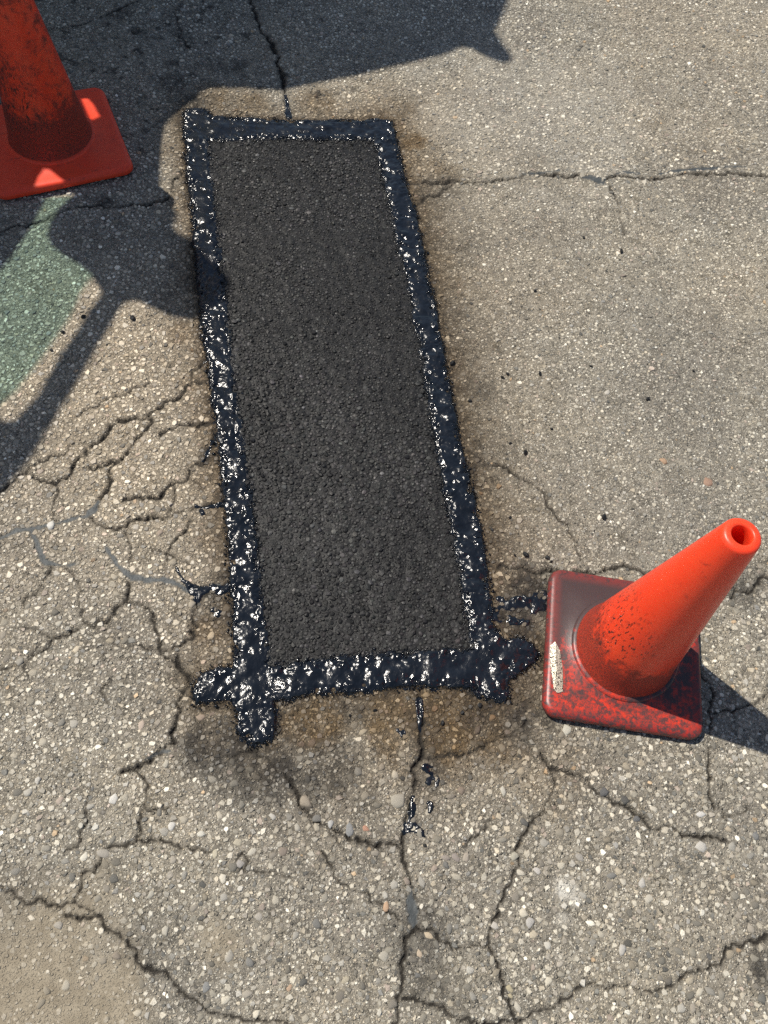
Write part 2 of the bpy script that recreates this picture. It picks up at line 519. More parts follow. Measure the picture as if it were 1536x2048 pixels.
# how coarse the exposed stone is: finer on the slab right of the patch
FINE_POLY = G([(790,372),(1600,360),(1600,1150),(1200,1138),(985,1132),(930,880),(850,560)])
def coarse_at(x, y):
    f = sstep(-.04, .05, poly_sd(x, y, FINE_POLY))
    return np.clip(1 - .60 * f - .25 * sstep(1.3, 2.2, y) * (1 - f) + .10 * fbm(x, y, .25, 33, 3), 0, 1)
COA = coarse_at(GX, GY)
WARM_C = G([(250, 850)])[0]
def warm_at(x, y):
    w = sstep(.75, .1, np.hypot(x - WARM_C[0], y - WARM_C[1])) * .9 + .20 * sstep(.8, 1.6, y)
    return np.clip(w + .35 * fbm(x, y, .22, 37, 3), 0, 1)
WAR = warm_at(GX, GY)
W_LO, W_HI = np.array([1.03, 1.045, 1.05]), np.array([1.17, 1.105, 1.03])

# ------------------------------------------------------------------ materials
def pavement_material():
    m = NT("exposed aggregate pavement")
    tc = m.node('ShaderNodeTexCoord').outputs['Object']
    a1 = m.node('ShaderNodeAttribute', attribute_name='stain')
    a2 = m.node('ShaderNodeAttribute', attribute_name='wear')
    s1 = m.node('ShaderNodeSeparateColor', {0: a1.outputs['Color']})
    s2 = m.node('ShaderNodeSeparateColor', {0: a2.outputs['Color']})
    scorch, soot, seal, dust = s1.outputs[0], s1.outputs[1], s1.outputs[2], a1.outputs['Alpha']
    crack, coarse, pale = s2.outputs[0], s2.outputs[1], s2.outputs[2]
    w1 = m.noise(tc, 90, 2).outputs['Color']
    warp = m.vmath('SCALE', m.vmath('SUBTRACT', w1, (.5, .5, .5)), .006)
    vec = m.vmath('ADD', tc, warp)
    flat = m.vmath('MULTIPLY', vec, (1, 1, 0.0))
    # matrix between the stones
    n_mid = m.noise(tc, 55, 4, .65).outputs['Fac']
    n_fine = m.noise(tc, 900, 2, .6).outputs['Fac']
    base = m.ramp(m.math('ADD', m.math('MULTIPLY', n_mid, .6), m.math('MULTIPLY', n_fine, .4)),
                  [(.34, (.050, .045, .037)), (.5, (.185, .168, .140)), (.66, (.37, .338, .285))])
    h = m.math('MULTIPLY', n_fine, .25)
    stone_ramp = [(0.0, (.10, .095, .083)), (.16, (.25, .228, .188)), (.34, (.42, .378, .305)), (.5, (.29, .263, .220)),
                  (.64, (.55, .50, .41)), (.76, (.44, .378, .29)), (.88, (.68, .63, .535)), (1.0, (.78, .745, .65))]
    c = base
    for k, (sc, lo, hi, dens) in enumerate([(430, .30, .46, .20), (250, .30, .47, .32), (140, .28, .44, .55)]):
        v = m.node('ShaderNodeTexVoronoi', {'Vector': m.vmath('ADD', flat, (k * 3.7, k * 1.3, 0)), 'Scale': float(sc), 'Randomness': 1.0},
                   voronoi_dimensions='2D', feature='F1')
        rc = m.node('ShaderNodeSeparateColor', {0: v.outputs['Color']})
        rad = m.math('ADD', m.math('MULTIPLY', rc.outputs[1], hi - lo), lo)
        inside = m.step(m.math('SUBTRACT', rad, v.outputs['Distance']), -.02, .07)
        th = dens if k < 2 else m.math('ADD', m.math('MULTIPLY', coarse, -.30), .92)
        present = m.math('GREATER_THAN', rc.outputs[2], th)
        mask = m.math('MULTIPLY', inside, present)
        sc_col = m.ramp(rc.outputs[0], stone_ramp)
        c = m.mix(mask, c, sc_col)
        dome = m.math('MULTIPLY', m.step(m.math('SUBTRACT', rad, v.outputs['Distance']), -.02, .26), present)
        h = m.math('MAXIMUM', h, m.math('MULTIPLY', dome, [.40, .62, 1.0][k]))
    # tonal drift of the whole surface
    big = m.noise(tc, 3.2, 4, .6).outputs['Fac']
    tone = m.ramp(big, [(.3, (.80, .79, .78)), (.5, (1.0, .985, .95)), (.7, (1.16, 1.12, 1.04))])
    c = m.mix(1.0, c, tone, 'MULTIPLY')
    blot = m.noise(tc, 16, 4, .65).outputs['Fac']
    c = m.mix(m.step(blot, .54, .74), c, m.mix(1.0, c, (.68, .67, .64), 'MULTIPLY'))
    c = m.mix(1.0, c, m.mix(a2.outputs['Alpha'], tuple(W_LO.tolist()), tuple(W_HI.tolist())), 'MULTIPLY')
    # stains
    duster = m.ramp(n_mid, [(.3, (.245, .205, .145)), (.7, (.345, .295, .215))])
    c = m.mix(m.math('MULTIPLY', dust, m.step(h, 1.35, .25)), c, duster)
    c = m.mix(m.math('MULTIPLY', dust, .55), c, duster)
    c = m.mix(pale, c, m.mix(.75, c, (.78, .75, .66)))
    c = m.mix(scorch, c, m.mix(1.0, c, (.43, .33, .215), 'MULTIPLY'))
    c = m.mix(soot, c, m.mix(.82, c, (.020, .019, .018)))
    c = m.mix(seal, c, m.ramp(n_mid, [(.3, (.050, .056, .057)), (.7, (.088, .096, .096))]))
    c = m.mix(crack, c, (.030, .026, .021))
    m.put(m.b.inputs['Base Color'], c)
    m.put(m.b.inputs['Roughness'], m.math('SUBTRACT', .82, m.math('MULTIPLY', seal, .30)))
    m.put(m.b.inputs['Specular IOR Level'], .28)
    hs = m.math('MULTIPLY', h, m.math('SUBTRACT', 1.0, m.math('MAXIMUM', m.math('MULTIPLY', seal, .9), m.math('MULTIPLY', dust, .5))))
    m.put(m.b.inputs['Normal'], m.bump(hs, .0040, 1.0))
    return m.mat

MAT_PAVE = pavement_material()


def stone_material(name, from_attr):
    """colour of each stone comes from the stone itself"""
    m = NT(name)
    tc = m.node('ShaderNodeTexCoord').outputs['Object']
    if from_attr:
        base = m.node('ShaderNodeAttribute', attribute_name='tint').outputs['Color']
    else:
        base = m.node('ShaderNodeObjectInfo').outputs['Color']
    n = m.noise(tc, 420 if from_attr else 420, 3, .6).outputs['Fac']
    c = m.mix(1.0, base, m.ramp(n, [(.3, (.70, .69, .67)), (.5, (1, 1, 1)), (.72, (1.22, 1.2, 1.16))]), 'MULTIPLY')
    m.put(m.b.inputs['Base Color'], c)
    m.put(m.b.inputs['Roughness'], .50)
    m.put(m.b.inputs['Specular IOR Level'], .42)
    m.put(m.b.inputs['Normal'], m.bump(n, .0009, .8))
    return m.mat

MAT_STONES = stone_material("small stones", True)
MAT_STONE = stone_material("stone", False)


def tar_material():
    m = NT("wet black sealant")
    tc = m.node('ShaderNodeTexCoord').outputs['Object']
    n1 = m.noise(tc, 230, 3, .55).outputs['Fac']
    n2 = m.noise(tc, 38, 3, .55).outputs['Fac']
    m.put(m.b.inputs['Base Color'], m.ramp(n2, [(.35, (.005, .0065, .009)), (.7, (.010, .013, .018))]))
    m.put(m.b.inputs['Roughness'], m.math('ADD', .14, m.math('MULTIPLY', m.step(n2, .42, .72), .13)))
    m.put(m.b.inputs['Specular IOR Level'], .55)
    m.put(m.b.inputs['Normal'], m.bump(n1, .0012, .65))
    return m.mat

MAT_TAR = tar_material()


def asphalt_material(name, kind):
    m = NT(name)
    tc = m.node('ShaderNodeTexCoord').outputs['Object']
    if kind == 'attr':
        base = m.node('ShaderNodeAttribute', attribute_name='tint').outputs['Color']
    elif kind == 'object':
        base = m.node('ShaderNodeObjectInfo').outputs['Color']
    else:
        base = m.ramp(m.noise(tc, 300, 3, .6).outputs['Fac'], [(.35, (.003, .003, .003)), (.68, (.014, .014, .014))])
    n = m.noise(tc, 700, 3, .6).outputs['Fac']
    m.put(m.b.inputs['Base Color'], m.mix(1.0, base, m.ramp(n, [(.3, (.65, .65, .65)), (.7, (1.3, 1.3, 1.3))]), 'MULTIPLY'))
    m.put(m.b.inputs['Roughness'], m.math('ADD', .40, m.math('MULTIPLY', n, .2)))
    m.put(m.b.inputs['Specular IOR Level'], .34)
    m.put(m.b.inputs['Normal'], m.bump(n, .0006, .7))
    return m.mat

MAT_ASPH = asphalt_material("new asphalt binder", 'plain')
MAT_GRAINS = asphalt_material("new asphalt grains", 'attr')
MAT_GRAIN = asphalt_material("new asphalt grain", 'object')

# ------------------------------------------------------------------ pavement sheet
idx = np.arange(NX * NY).reshape(NY, NX)
quads = np.stack([idx[:-1, :-1], idx[:-1, 1:], idx[1:, 1:], idx[1:, :-1]], -1).reshape(-1, 4)
ug = UNDER.ravel()
quads = quads[~(ug[quads] > .999).all(1)]
verts = np.stack([GX, GY, GZ], -1).reshape(-1, 3)
BIG = 120.0
c_ = [idx[0, 0], idx[0, -1], idx[-1, -1], idx[-1, 0]]
ov = np.array([[-BIG, -BIG, 0], [BIG, -BIG, 0], [BIG, BIG, 0], [-BIG, BIG, 0]])
nb = len(verts)
verts = np.vstack([verts, ov])
ring = np.array([[c_[(k + 1) % 4], c_[k], nb + k, nb + (k + 1) % 4] for k in range(4)])
quads = np.vstack([quads, ring])
pad = np.zeros((4, 4)); pad[:, 3] = 0
stain = np.vstack([np.stack([SCO, SOO, SEA, DUS], -1).reshape(-1, 4), pad])
pad2 = pad.copy(); pad2[:, 1] = .8
wear = np.vstack([np.stack([CRK, COA, PAL, WAR], -1).reshape(-1, 4), pad2])
pavement = mesh_np('pavement', verts, quads, MAT_PAVE, attrs={'stain': stain, 'wear': wear})
tag(pavement, 'cracked old pavement of exposed pebble aggregate around the dark patch', kind='structure')

# ------------------------------------------------------------------ stones standing proud of the pavement
PALETTE = np.array([(.15, .146, .132), (.26, .242, .206), (.37, .338, .278), (.31, .280, .236), (.45, .414, .342), (.52, .482, .408),
                    (.40, .352, .275), (.34, .322, .286), (.60, .565, .485), (.70, .675, .60), (.38, .318, .268), (.23, .224, .21), (.42, .31, .20)])
PAL_P = np.array([.05, .11, .18, .14, .16, .11, .07, .09, .045, .012, .03, .025, .005]); PAL_P = PAL_P / PAL_P.sum()

def stained(colr, x, y, dirt=True):
    sc, so, se, du, pa = stains(x, y)
    c = colr.copy()
    tone = (1 + .16 * fbm(x, y, .30, 61, 3))[:, None]
    c = c * tone
    wv = warm_at(x, y)[:, None]
    c = c * (W_LO * (1 - wv) + W_HI * wv)
    c = c * (1 - .30 * sstep(.05, .5, fbm(x, y, .06, 63, 3)))[:, None]
    du = du[:, None] * .75
    c = c * (1 - du) + du * np.array([.31, .263, .19])
    c = c * (1 - pa[:, None] * .75) + pa[:, None] * .75 * np.array([.78, .75, .66])
    c = c * (1 - sc[:, None]) + c * np.array([.43, .33, .215]) * sc[:, None]
    k = (so * .82)[:, None]
    c = c * (1 - k) + k * np.array([.020, .019, .018])
    return c, so, se, du[:, 0]

# notable stones seen singly in the photograph: px, py, radius px, colour
NOTABLE = [(224,1598,11,(.66,.63,.55)),(342,1651,10,(.60,.57,.50)),(102,1048,11,(.62,.59,.52)),(1328,922,9,(.42,.24,.11)),(1418,962,11,(.32,.17,.09)),
 (732,1656,9,(.45,.20,.10)),(773,1813,10,(.50,.30,.15)),(1020,1978,9,(.42,.35,.19)),(1022,1992,6,(.42,.35,.19)),(858,1872,9,(.52,.40,.24)),(1211,1584,10,(.075,.073,.07)),
 (1275,1637,8,(.10,.10,.095)),(1515,1671,9,(.16,.16,.15)),(1215,782,8,(.46,.42,.34)),(798,1601,17,(.34,.30,.22)),(612,1602,17,(.30,.24,.16)),(205,1705,14,(.36,.32,.25)),
 (912,1715,11,(.27,.22,.18)),(932,1714,10,(.36,.30,.22)),(892,1714,9,(.28,.23,.18)),(1137,1458,11,(.48,.45,.35)),(1030,1712,10,(.38,.35,.25)),(840,1907,8,(.50,.38,.24)),
 (457,1913,13,(.40,.36,.28)),(517,1832,9,(.38,.34,.27)),(510,1895,9,(.40,.36,.27)),(690,1960,9,(.40,.34,.22)),(579,1976,8,(.48,.31,.17)),(594,1654,9,(.40,.36,.28)),
 (430,1706,9,(.48,.42,.28)),(476,1685,9,(.46,.40,.27)),(115,1850,10,(.36,.32,.25)),(410,1975,11,(.22,.22,.205)),(75,1560,9,(.52,.48,.40)),(1404,1692,12,(.48,.45,.39)),
 (1285,1766,12,(.47,.44,.38)),(1245,1900,11,(.46,.43,.37)),(1140,1975,9,(.42,.37,.27)),(1460,1658,8,(.42,.34,.22)),(1403,1627,9,(.55,.53,.48)),(990,1850,8,(.46,.42,.35)),
 (1060,1845,11,(.44,.41,.36)),(1160,1715,10,(.32,.29,.24)),(1075,1742,9,(.50,.46,.40)),(480,1728,9,(.34,.31,.27)),(662,1647,10,(.40,.39,.36)),(700,1658,13,(.22,.22,.21)),(545,1632,9,(.46,.43,.36))]

def dart_throw(n_try, rfun, keep, seed, gapk=.92):
    r = np.random.default_rng(seed)
    yy = Y0 + .04 + (Y1 - Y0 - .08) * r.random(n_try)
    wy = (xr(yy) - xl(yy))
    sel = r.random(n_try) < wy / wy.max()
    yy = yy[sel]; wy = wy[sel]
    xx = xl(yy) + wy * (.012 + .976 * r.random(len(yy)))
    rr = rfun(xx, yy, r)
    ok = keep(xx, yy, rr)
    xx, yy, rr = xx[ok], yy[ok], rr[ok]
    o = np.argsort(-rr + r.random(len(rr)) * .0012)
    xx, yy, rr = xx[o], yy[o], rr[o]
    return xx, yy, rr

def pack(xx, yy, rr, seedpts=(), gapk=.92):
    cell = .010
    grid = {}
    acc = []
    for (a, b, c) in seedpts:
        grid.setdefault((int(a // cell), int(b // cell)), []).append((a, b, c))
    X, Y, R = xx.tolist(), yy.tolist(), rr.tolist()
    for i in range(len(X)):
        a, b, c = X[i], Y[i], R[i]
        gi, gj = int(a // cell), int(b // cell)
        good = True
        for di in (-1, 0, 1):
            for dj in (-1, 0, 1):
                lst = grid.get((gi + di, gj + dj))
                if lst:
                    for (p, q, s) in lst:
                        dd = (c + s) * gapk
                        if (a - p) * (a - p) + (b - q) * (b - q) < dd * dd:
                            good = False; break
                if not good: break
            if not good: break
        if good:
            grid.setdefault((gi, gj), []).append((a, b, c))
            acc.append(i)
    return np.array(acc, int)

PX_M = 1.0
npos = G([(a, b) for a, b, _, _ in NOTABLE])
nrad = np.hypot(*(G([(a + c, b) for a, b, c, _ in NOTABLE]) - npos).T)

def r_of(x, y, r):
    co = coarse_at(x, y)
    base = .0019 + .0015 * co
    s = np.exp(r.normal(0, .33, len(x)))
    return np.clip(base * s, .0015, .0080)

def keep_stone(x, y, rr):
    sd = poly_sd(x, y, OUTER)
    ck = sample(CRK, x, y)
    se = sample(SEA, x, y)
    du = sample(DUS, x, y)
    uu = (x - xl(y)) / (xr(y) - xl(y)); vv = (y - Y0) / (Y1 - Y0)
    inner_ = np.minimum(np.minimum(uu, 1 - uu) / .075, np.minimum(vv, 1 - vv) / .05)
    thin = hash2((x * 7e4).astype(int), (y * 7e4).astype(int), 9) < np.clip(inner_, 0, 1)
    return thin & (sd < -.001 - rr * .3) & (ck < .16) & (se < .5) & (hash2((x * 9e4).astype(int), (y * 9e4).astype(int), 3) > du * .86)

xx, yy, rr = dart_throw(240000, r_of, keep_stone, 21)
acc = pack(xx, yy, rr, [(p[0], p[1], q) for p, q in zip(npos, nrad)], .84)
sx, sy, sr = xx[acc][:46000], yy[acc][:46000], rr[acc][:46000]

# of these, the ones showing largest in the picture stand as single parts
def px_size(x, y, r):
    P = np.stack([x, y, np.zeros_like(x)], 1) - np.array([0, 0, CAM_H])
    C = P @ ROT.T
    u = CX + FPX * C[:, 0] / C[:, 2]; v = CY + FPX * C[:, 1] / C[:, 2]
    s = FPX * r / C[:, 2]
    vis = (u > 0) & (u < 1536) & (v > 0) & (v < 2048)
    return np.where(vis, s, 0)
pxs = px_size(sx, sy, sr)
order = np.argsort(-pxs)
n_single = 300 - len(NOTABLE)
single, rest = order[:n_single], order[n_single:]

def dome_template(k, rings, seed):
    r = np.random.default_rng(seed)
    V, F = [], []
    rad = 1 + r.normal(0, .17, k)
    el = r.uniform(.58, .98)
    ang = np.linspace(0, 2 * np.pi, k, endpoint=False) + r.normal(0, .20, k)
    for ri, (s, z) in enumerate(rings):
        for a, q in zip(ang, rad):
            V.append((math.cos(a) * q * s, math.sin(a) * q * s * el, z + (r.normal(0, .03) if ri else 0)))
    V.append((r.normal(0, .1), r.normal(0, .1), rings[-1][1] + .04))
    for ri in range(len(rings) - 1):
        for j in range(k):
            a, b = ri * k + j, ri * k + (j + 1) % k
            F.append((a, b, b + k)); F.append((a, b + k, a + k))
    b0 = (len(rings) - 1) * k
    for j in range(k):
        F.append((b0 + j, b0 + (j + 1) % k, len(V) - 1))
    return np.array(V), np.array(F)

def scatter(name, tmpl, x, y, z, r, hz, rot, colr, mat, parent, smooth=True, tilt=None):
    """many little pieces joined into one mesh, colours per piece"""
    Vs, Fs, Cs = [], [], []
    off = 0
    which = RNG.integers(0, len(tmpl), len(x))
    for k, (V, F) in enumerate(tmpl):
        m = np.where(which == k)[0]
        if not len(m): continue
        c, s = np.cos(rot[m])[:, None], np.sin(rot[m])[:, None]
        vx = (V[None, :, 0] * c - V[None, :, 1] * s) * r[m][:, None]
        vy = (V[None, :, 0] * s + V[None, :, 1] * c) * r[m][:, None]
        vz = V[None, :, 2] * hz[m][:, None]
        if tilt is not None:
            vz = vz + vx * tilt[m, 0][:, None] + vy * tilt[m, 1][:, None]
        Vs.append(np.stack([vx + x[m][:, None], vy + y[m][:, None], vz + z[m][:, None]], -1).reshape(-1, 3))
        Fs.append((F[None] + (np.arange(len(m)) * len(V))[:, None, None] + off).reshape(-1, 3))
        Cs.append(np.repeat(np.concatenate([colr[m], np.ones((len(m), 1))], 1), len(V), 0))
        off += len(m) * len(V)
    return mesh_np(name, np.vstack(Vs), np.vstack(Fs), mat, parent, smooth, {'tint': np.vstack(Cs)})

small_t = [dome_template(6, [(1.0, -.25), (.74, .40)], 100 + k) for k in range(10)]
big_t = [dome_template(7, [(1.0, -.35), (.90, .18), (.58, .46)], 200 + k) for k in range(10)]

def stone_cols(n, seed):
    r = np.random.default_rng(seed)
    c = PALETTE[r.choice(len(PALETTE), n, p=PAL_P)]
    return c * np.clip(r.normal(1.06, .24, (n, 1)), .4, 1.8) * np.array([1.0, .987, .955])

sc_rest, _, _, _ = stained(stone_cols(len(rest), 5), sx[rest], sy[rest])
rx, ry, rr_ = sx[rest], sy[rest], sr[rest]
agg = scatter('aggregate', small_t, rx, ry, sample(GZ, rx, ry), rr_, rr_ * RNG.uniform(.35, .85, len(rx)) * (1 - .55 * sample(DUS, rx, ry)),
              RNG.uniform(0, 6.28, len(rx)), sc_rest, MAT_STONES, pavement, False, RNG.normal(0, .12, (len(rx), 2)))
tag(agg, kind='stuff')

stone_meshes = []
for V, F in big_t:
    o = mesh_np('pebble', V, F, MAT_STONE)
    stone_meshes.append(o.data)
    bpy.data.objects.remove(o)
px_ = np.concatenate([sx[single], npos[:, 0]]); py_ = np.concatenate([sy[single], npos[:, 1]])
pr_ = np.concatenate([sr[single], nrad])
pc_ = np.vstack([stained(stone_cols(len(single), 6), sx[single], sy[single])[0], np.array([n[3] for n in NOTABLE]) * .8 + .2 * np.array([n[3] for n in NOTABLE]).mean(1, keepdims=True) + .04])
pz_ = sample(GZ + DEPTH, px_, py_)
for k in range(len(px_)):
    o = bpy.data.objects.new('pebble', stone_meshes[k % len(stone_meshes)])
    col.objects.link(o)
    o.parent = pavement
    o.location = (px_[k], py_[k], pz_[k])
    o.scale = (pr_[k], pr_[k], pr_[k] * random.uniform(.4, .75))
    o.rotation_euler = (random.gauss(0, .07), random.gauss(0, .07), random.uniform(0, 6.28))
    o.color = (pc_[k][0], pc_[k][1], pc_[k][2], 1)

# ------------------------------------------------------------------ new asphalt patch
patch = empty('asphalt_patch', (float(INNER[:, 0].mean()), float(INNER[:, 1].mean()), 0))
tag(patch, 'long rectangular patch of fresh black asphalt inside the shiny sealant border', 'patch')
po = np.array([patch.location.x, patch.location.y])
gx, gy = np.meshgrid(np.arange(INNER[:, 0].min() - .02, INNER[:, 0].max() + .02, .0042),
                     np.arange(INNER[:, 1].min() - .02, INNER[:, 1].max() + .02, .0042))
sdi = poly_sd(gx, gy, INNER)
gz = .0005 + fbm(gx, gy, .16, 12, 3) * .0022 + fbm(gx, gy, .012, 13, 3) * .0016 - .010 * sstep(-.008, -.016, sdi)
ii = np.arange(gx.size).reshape(gx.shape)
q = np.stack([ii[:-1, :-1], ii[:-1, 1:], ii[1:, 1:], ii[1:, :-1]], -1).reshape(-1, 4)
q = q[(sdi.ravel()[q] > -.018).any(1)]
slab = mesh_np('surface', np.stack([gx - po[0], gy - po[1], gz], -1).reshape(-1, 3), q, MAT_ASPH, patch)

def patch_z(x, y):
    return .0005 + fbm(x, y, .16, 12, 3) * .0022 + fbm(x, y, .012, 13, 3) * .0016

ICO = bmesh.new(); bmesh.ops.create_icosphere(ICO, subdivisions=1, radius=1)
iv = np.array([v.co[:] for v in ICO.verts]); ifc = np.array([[v.index for v in f.verts] for f in ICO.faces]); ICO.free()
def grain_template(seed):
    r = np.random.default_rng(seed)
    V = iv * (1 + r.normal(0, .16, (len(iv), 1)))
    V = V * np.array([1.0, r.uniform(.62, .95), 1.0])
    a = r.uniform(0, 6.28, 3)
    R = (Matrix.Rotation(a[0], 3, 'X') @ Matrix.Rotation(a[1], 3, 'Y'))
    return V @ np.array(R).T, ifc
grain_t = [grain_template(300 + k) for k in range(14)]
r = np.random.default_rng(77)
N = 190000
bx = r.uniform(INNER[:, 0].min() - .01, INNER[:, 0].max() + .01, N)
by = r.uniform(INNER[:, 1].min() - .01, INNER[:, 1].max() + .01, N)
k = poly_sd(bx, by, INNER) > -.006
bx, by = bx[k], by[k]
coarse_p = sstep(1.5, .75, by) * .7 + .20 + .75 * fbm(bx, by, .12, 15, 3)
br = np.clip((.0013 + .0009 * np.clip(coarse_p, 0, 2)) * np.exp(r.normal(0, .43, len(bx))), .0011, .0062)
o_ = np.argsort(-br + r.random(len(br)) * .0008)
bx, by, br = bx[o_], by[o_], br[o_]
acc = pack(bx, by, br, gapk=.78)[:48000]
bx, by, br = bx[acc], by[acc], br[acc]
gs = px_size(bx, by, br)
o_ = np.argsort(-gs)
g1, g2, g3 = o_[:300], o_[300:9000], o_[9000:]
def grain_cols(n, seed):
    r = np.random.default_rng(seed)
    v = np.clip(np.exp(r.normal(math.log(.0165), .55, (n, 1))), .005, .13)
    c = v * np.array([1.0, .975, .945]) * (1 + r.normal(0, .03, (n, 3)))
    p = r.random(n)
    c[p > .9985] = np.array([.13, .125, .115])
    return c
gr = scatter('granules', grain_t, bx[g2] - po[0], by[g2] - po[1], patch_z(bx[g2], by[g2]) + br[g2] * RNG.uniform(-.15, .35, len(g2)), br[g2], br[g2] * RNG.uniform(.30, .60, len(g2)),
             RNG.uniform(0, 6.28, len(g2)), grain_cols(len(g2), 8) * 1.30 * (1 + .6 * fbm(bx[g2], by[g2], .14, 44, 3))[:, None], MAT_GRAINS, patch, False)
tag(gr, kind='stuff')
ov_ = np.array([(1, 0, 0), (0, 1, 0), (-1, 0, 0), (0, -1, 0), (0, 0, 1), (0, 0, -1)], float)
of_ = np.array([(0, 1, 4), (1, 2, 4), (2, 3, 4), (3, 0, 4), (1, 0, 5), (2, 1, 5), (3, 2, 5), (0, 3, 5)])
def fine_template(seed):
    r = np.random.default_rng(seed)
    V = ov_ * (1 + r.normal(0, .2, (6, 1))) + r.normal(0, .14, (6, 3))
    a = r.uniform(0, 6.28, 2)
    return V @ np.array(Matrix.Rotation(a[0], 3, 'X') @ Matrix.Rotation(a[1], 3, 'Y')).T * 1.1, of_
fine_t = [fine_template(700 + k) for k in range(14)]
fi = scatter('fine_granules', fine_t, bx[g3] - po[0], by[g3] - po[1], patch_z(bx[g3], by[g3]) + br[g3] * RNG.uniform(-.9, .6, len(g3)), br[g3], br[g3] * RNG.uniform(.5, .9, len(g3)),
             RNG.uniform(0, 6.28, len(g3)), grain_cols(len(g3), 18) * 1.05 * (1 + .6 * fbm(bx[g3], by[g3], .14, 44, 3))[:, None], MAT_GRAINS, patch, False)
tag(fi, kind='stuff')
gmesh = []
for V, F in grain_t:
    o = mesh_np('granule', V, F, MAT_GRAIN, None, False)
    gmesh.append(o.data); bpy.data.objects.remove(o)
gc = grain_cols(300, 9) * 1.25 * (1 + .35 * fbm(bx[g1], by[g1], .14, 44, 3))[:, None]
gzz = patch_z(bx[g1], by[g1])
for n_, i in enumerate(g1):
    o = bpy.data.objects.new('granule', gmesh[n_ % len(gmesh)])
    col.objects.link(o); o.parent = patch
    o.location = (bx[i] - po[0], by[i] - po[1], gzz[n_] + br[i] * .1)
    o.scale = (br[i], br[i], br[i] * random.uniform(.32, .58))
    o.rotation_euler = (0, 0, random.uniform(0, 6.28))
    o.color = (gc[n_][0], gc[n_][1], gc[n_][2], 1)

# ------------------------------------------------------------------ wet sealant
def tar_relief(x, y, sd, thick):
    """height of poured sealant over the pavement; lumpy at the rims, smoother in the middle"""
    smooth_mid = sstep(.010, .026, sd + .010 * fbm(x, y, .05, 23, 3))
    rise = np.clip(sd / .012, 0, 1) ** .7
    h = thick * rise
    h += (1 - .78 * smooth_mid) * (.0019 * vnoise(x, y, .0088, 24) + .0013 * vnoise(x, y, .0050, 25)) * np.clip(rise * 1.5, 0, 1)
    h += .0020 * vnoise(x, y, .017, 26) + .0014 * vnoise(x, y, .045, 27)
    return np.where(sd > 0, h, -.0030 + sd * .5)

def tar_sd(x, y):
    so = poly_sd(x, y, OUTER); si = poly_sd(x, y, INNER)
    s = np.minimum(so, -si)
    return s + .0040 * fbm(x, y, .024, 28, 3) + .0040 * fbm(x, y, .0075, 29, 2)

seal_root = empty('sealant_border', (float(OUTER[:, 0].mean()), float(OUTER[:, 1].mean()), 0))
tag(seal_root, 'glossy wet black sealant border poured around the asphalt patch', 'sealant')
ro = np.array([seal_root.location.x, seal_root.location.y])
RES = .0017
tx, ty = np.meshgrid(np.arange(OUTER[:, 0].min() - .01, OUTER[:, 0].max() + .01, RES),
                     np.arange(OUTER[:, 1].min() - .01, OUTER[:, 1].max() + .01, RES))
tsd = np.full(tx.shape, -9.0)
coarse_in = poly_sd(tx[::6, ::6], ty[::6, ::6], INNER); coarse_out = poly_sd(tx[::6, ::6], ty[::6, ::6], OUTER)
near = np.kron((np.minimum(coarse_out, -coarse_in) > -.025), np.ones((6, 6), bool))[:tx.shape[0], :tx.shape[1]]
tsd[near] = tar_sd(tx[near], ty[near])
tz = np.full(tx.shape, -.02)
under = np.maximum(sample(GZ + DEPTH + .02 * UNDER, tx[near], ty[near]), -.002)
tz[near] = under + .0012 + tar_relief(tx[near], ty[near], tsd[near], .0021)
ii = np.arange(tx.size).reshape(tx.shape)
q = np.stack([ii[:-1, :-1], ii[:-1, 1:], ii[1:, 1:], ii[1:, :-1]], -1).reshape(-1, 4)
q = q[(tsd.ravel()[q] > -.006).any(1)]
# which of the four pours a face belongs to
A = G([(395,225),(765,250),(965,1300),(505,1350)])
mid = np.stack([tx.ravel()[q].mean(1), ty.ravel()[q].mean(1)], 1)
ends = [(G([(395,215)])[0], G([(512,1490)])[0]), (G([(765,235)])[0], G([(960,1405)])[0]),
        (G([(360,255)])[0], G([(790,262)])[0]), (G([(385,1372)])[0], G([(1080,1335)])[0])]
dd = np.stack([seg_dist(mid[:, 0], mid[:, 1], a, b)[0] for a, b in ends], 1)
own = dd.argmin(1)
for s in range(4):
    qs = q[own == s]
    used, inv = np.unique(qs, return_inverse=True)
    vv = np.stack([tx.ravel()[used] - ro[0], ty.ravel()[used] - ro[1], tz.ravel()[used]], 1)
    mesh_np('sealant_strip', vv, inv.reshape(qs.shape), MAT_TAR, seal_root)


# grit coated in sealant along both rims of the border
r = np.random.default_rng(91)
cand = np.where((np.abs(tsd - .001) < .009).ravel())[0]
cand = r.permutation(cand)[:26000]
ex_, ey_ = tx.ravel()[cand] + r.uniform(-RES, RES, len(cand)), ty.ravel()[cand] + r.uniform(-RES, RES, len(cand))
es_ = tsd.ravel()[cand]
keep_ = r.random(len(cand)) < np.exp(-((es_ - .002) / .0055) ** 2) * (.75 + .5 * fbm(ex_, ey_, .03, 66, 2))
ex_, ey_, es_ = ex_[keep_], ey_[keep_], es_[keep_]
er_ = np.clip(.0016 * np.exp(r.normal(0, .35, len(ex_))), .0008, .0036)
ac_ = pack(ex_, ey_, er_, gapk=.72)[:11000]
ex_, ey_, es_, er_ = ex_[ac_], ey_[ac_], es_[ac_], er_[ac_]
ez_ = np.maximum(sample(GZ + DEPTH + .02 * UNDER, ex_, ey_), -.001) + .0012 + np.clip(es_, 0, .006) * .25
grit_t = [fine_template(800 + k) for k in range(10)]
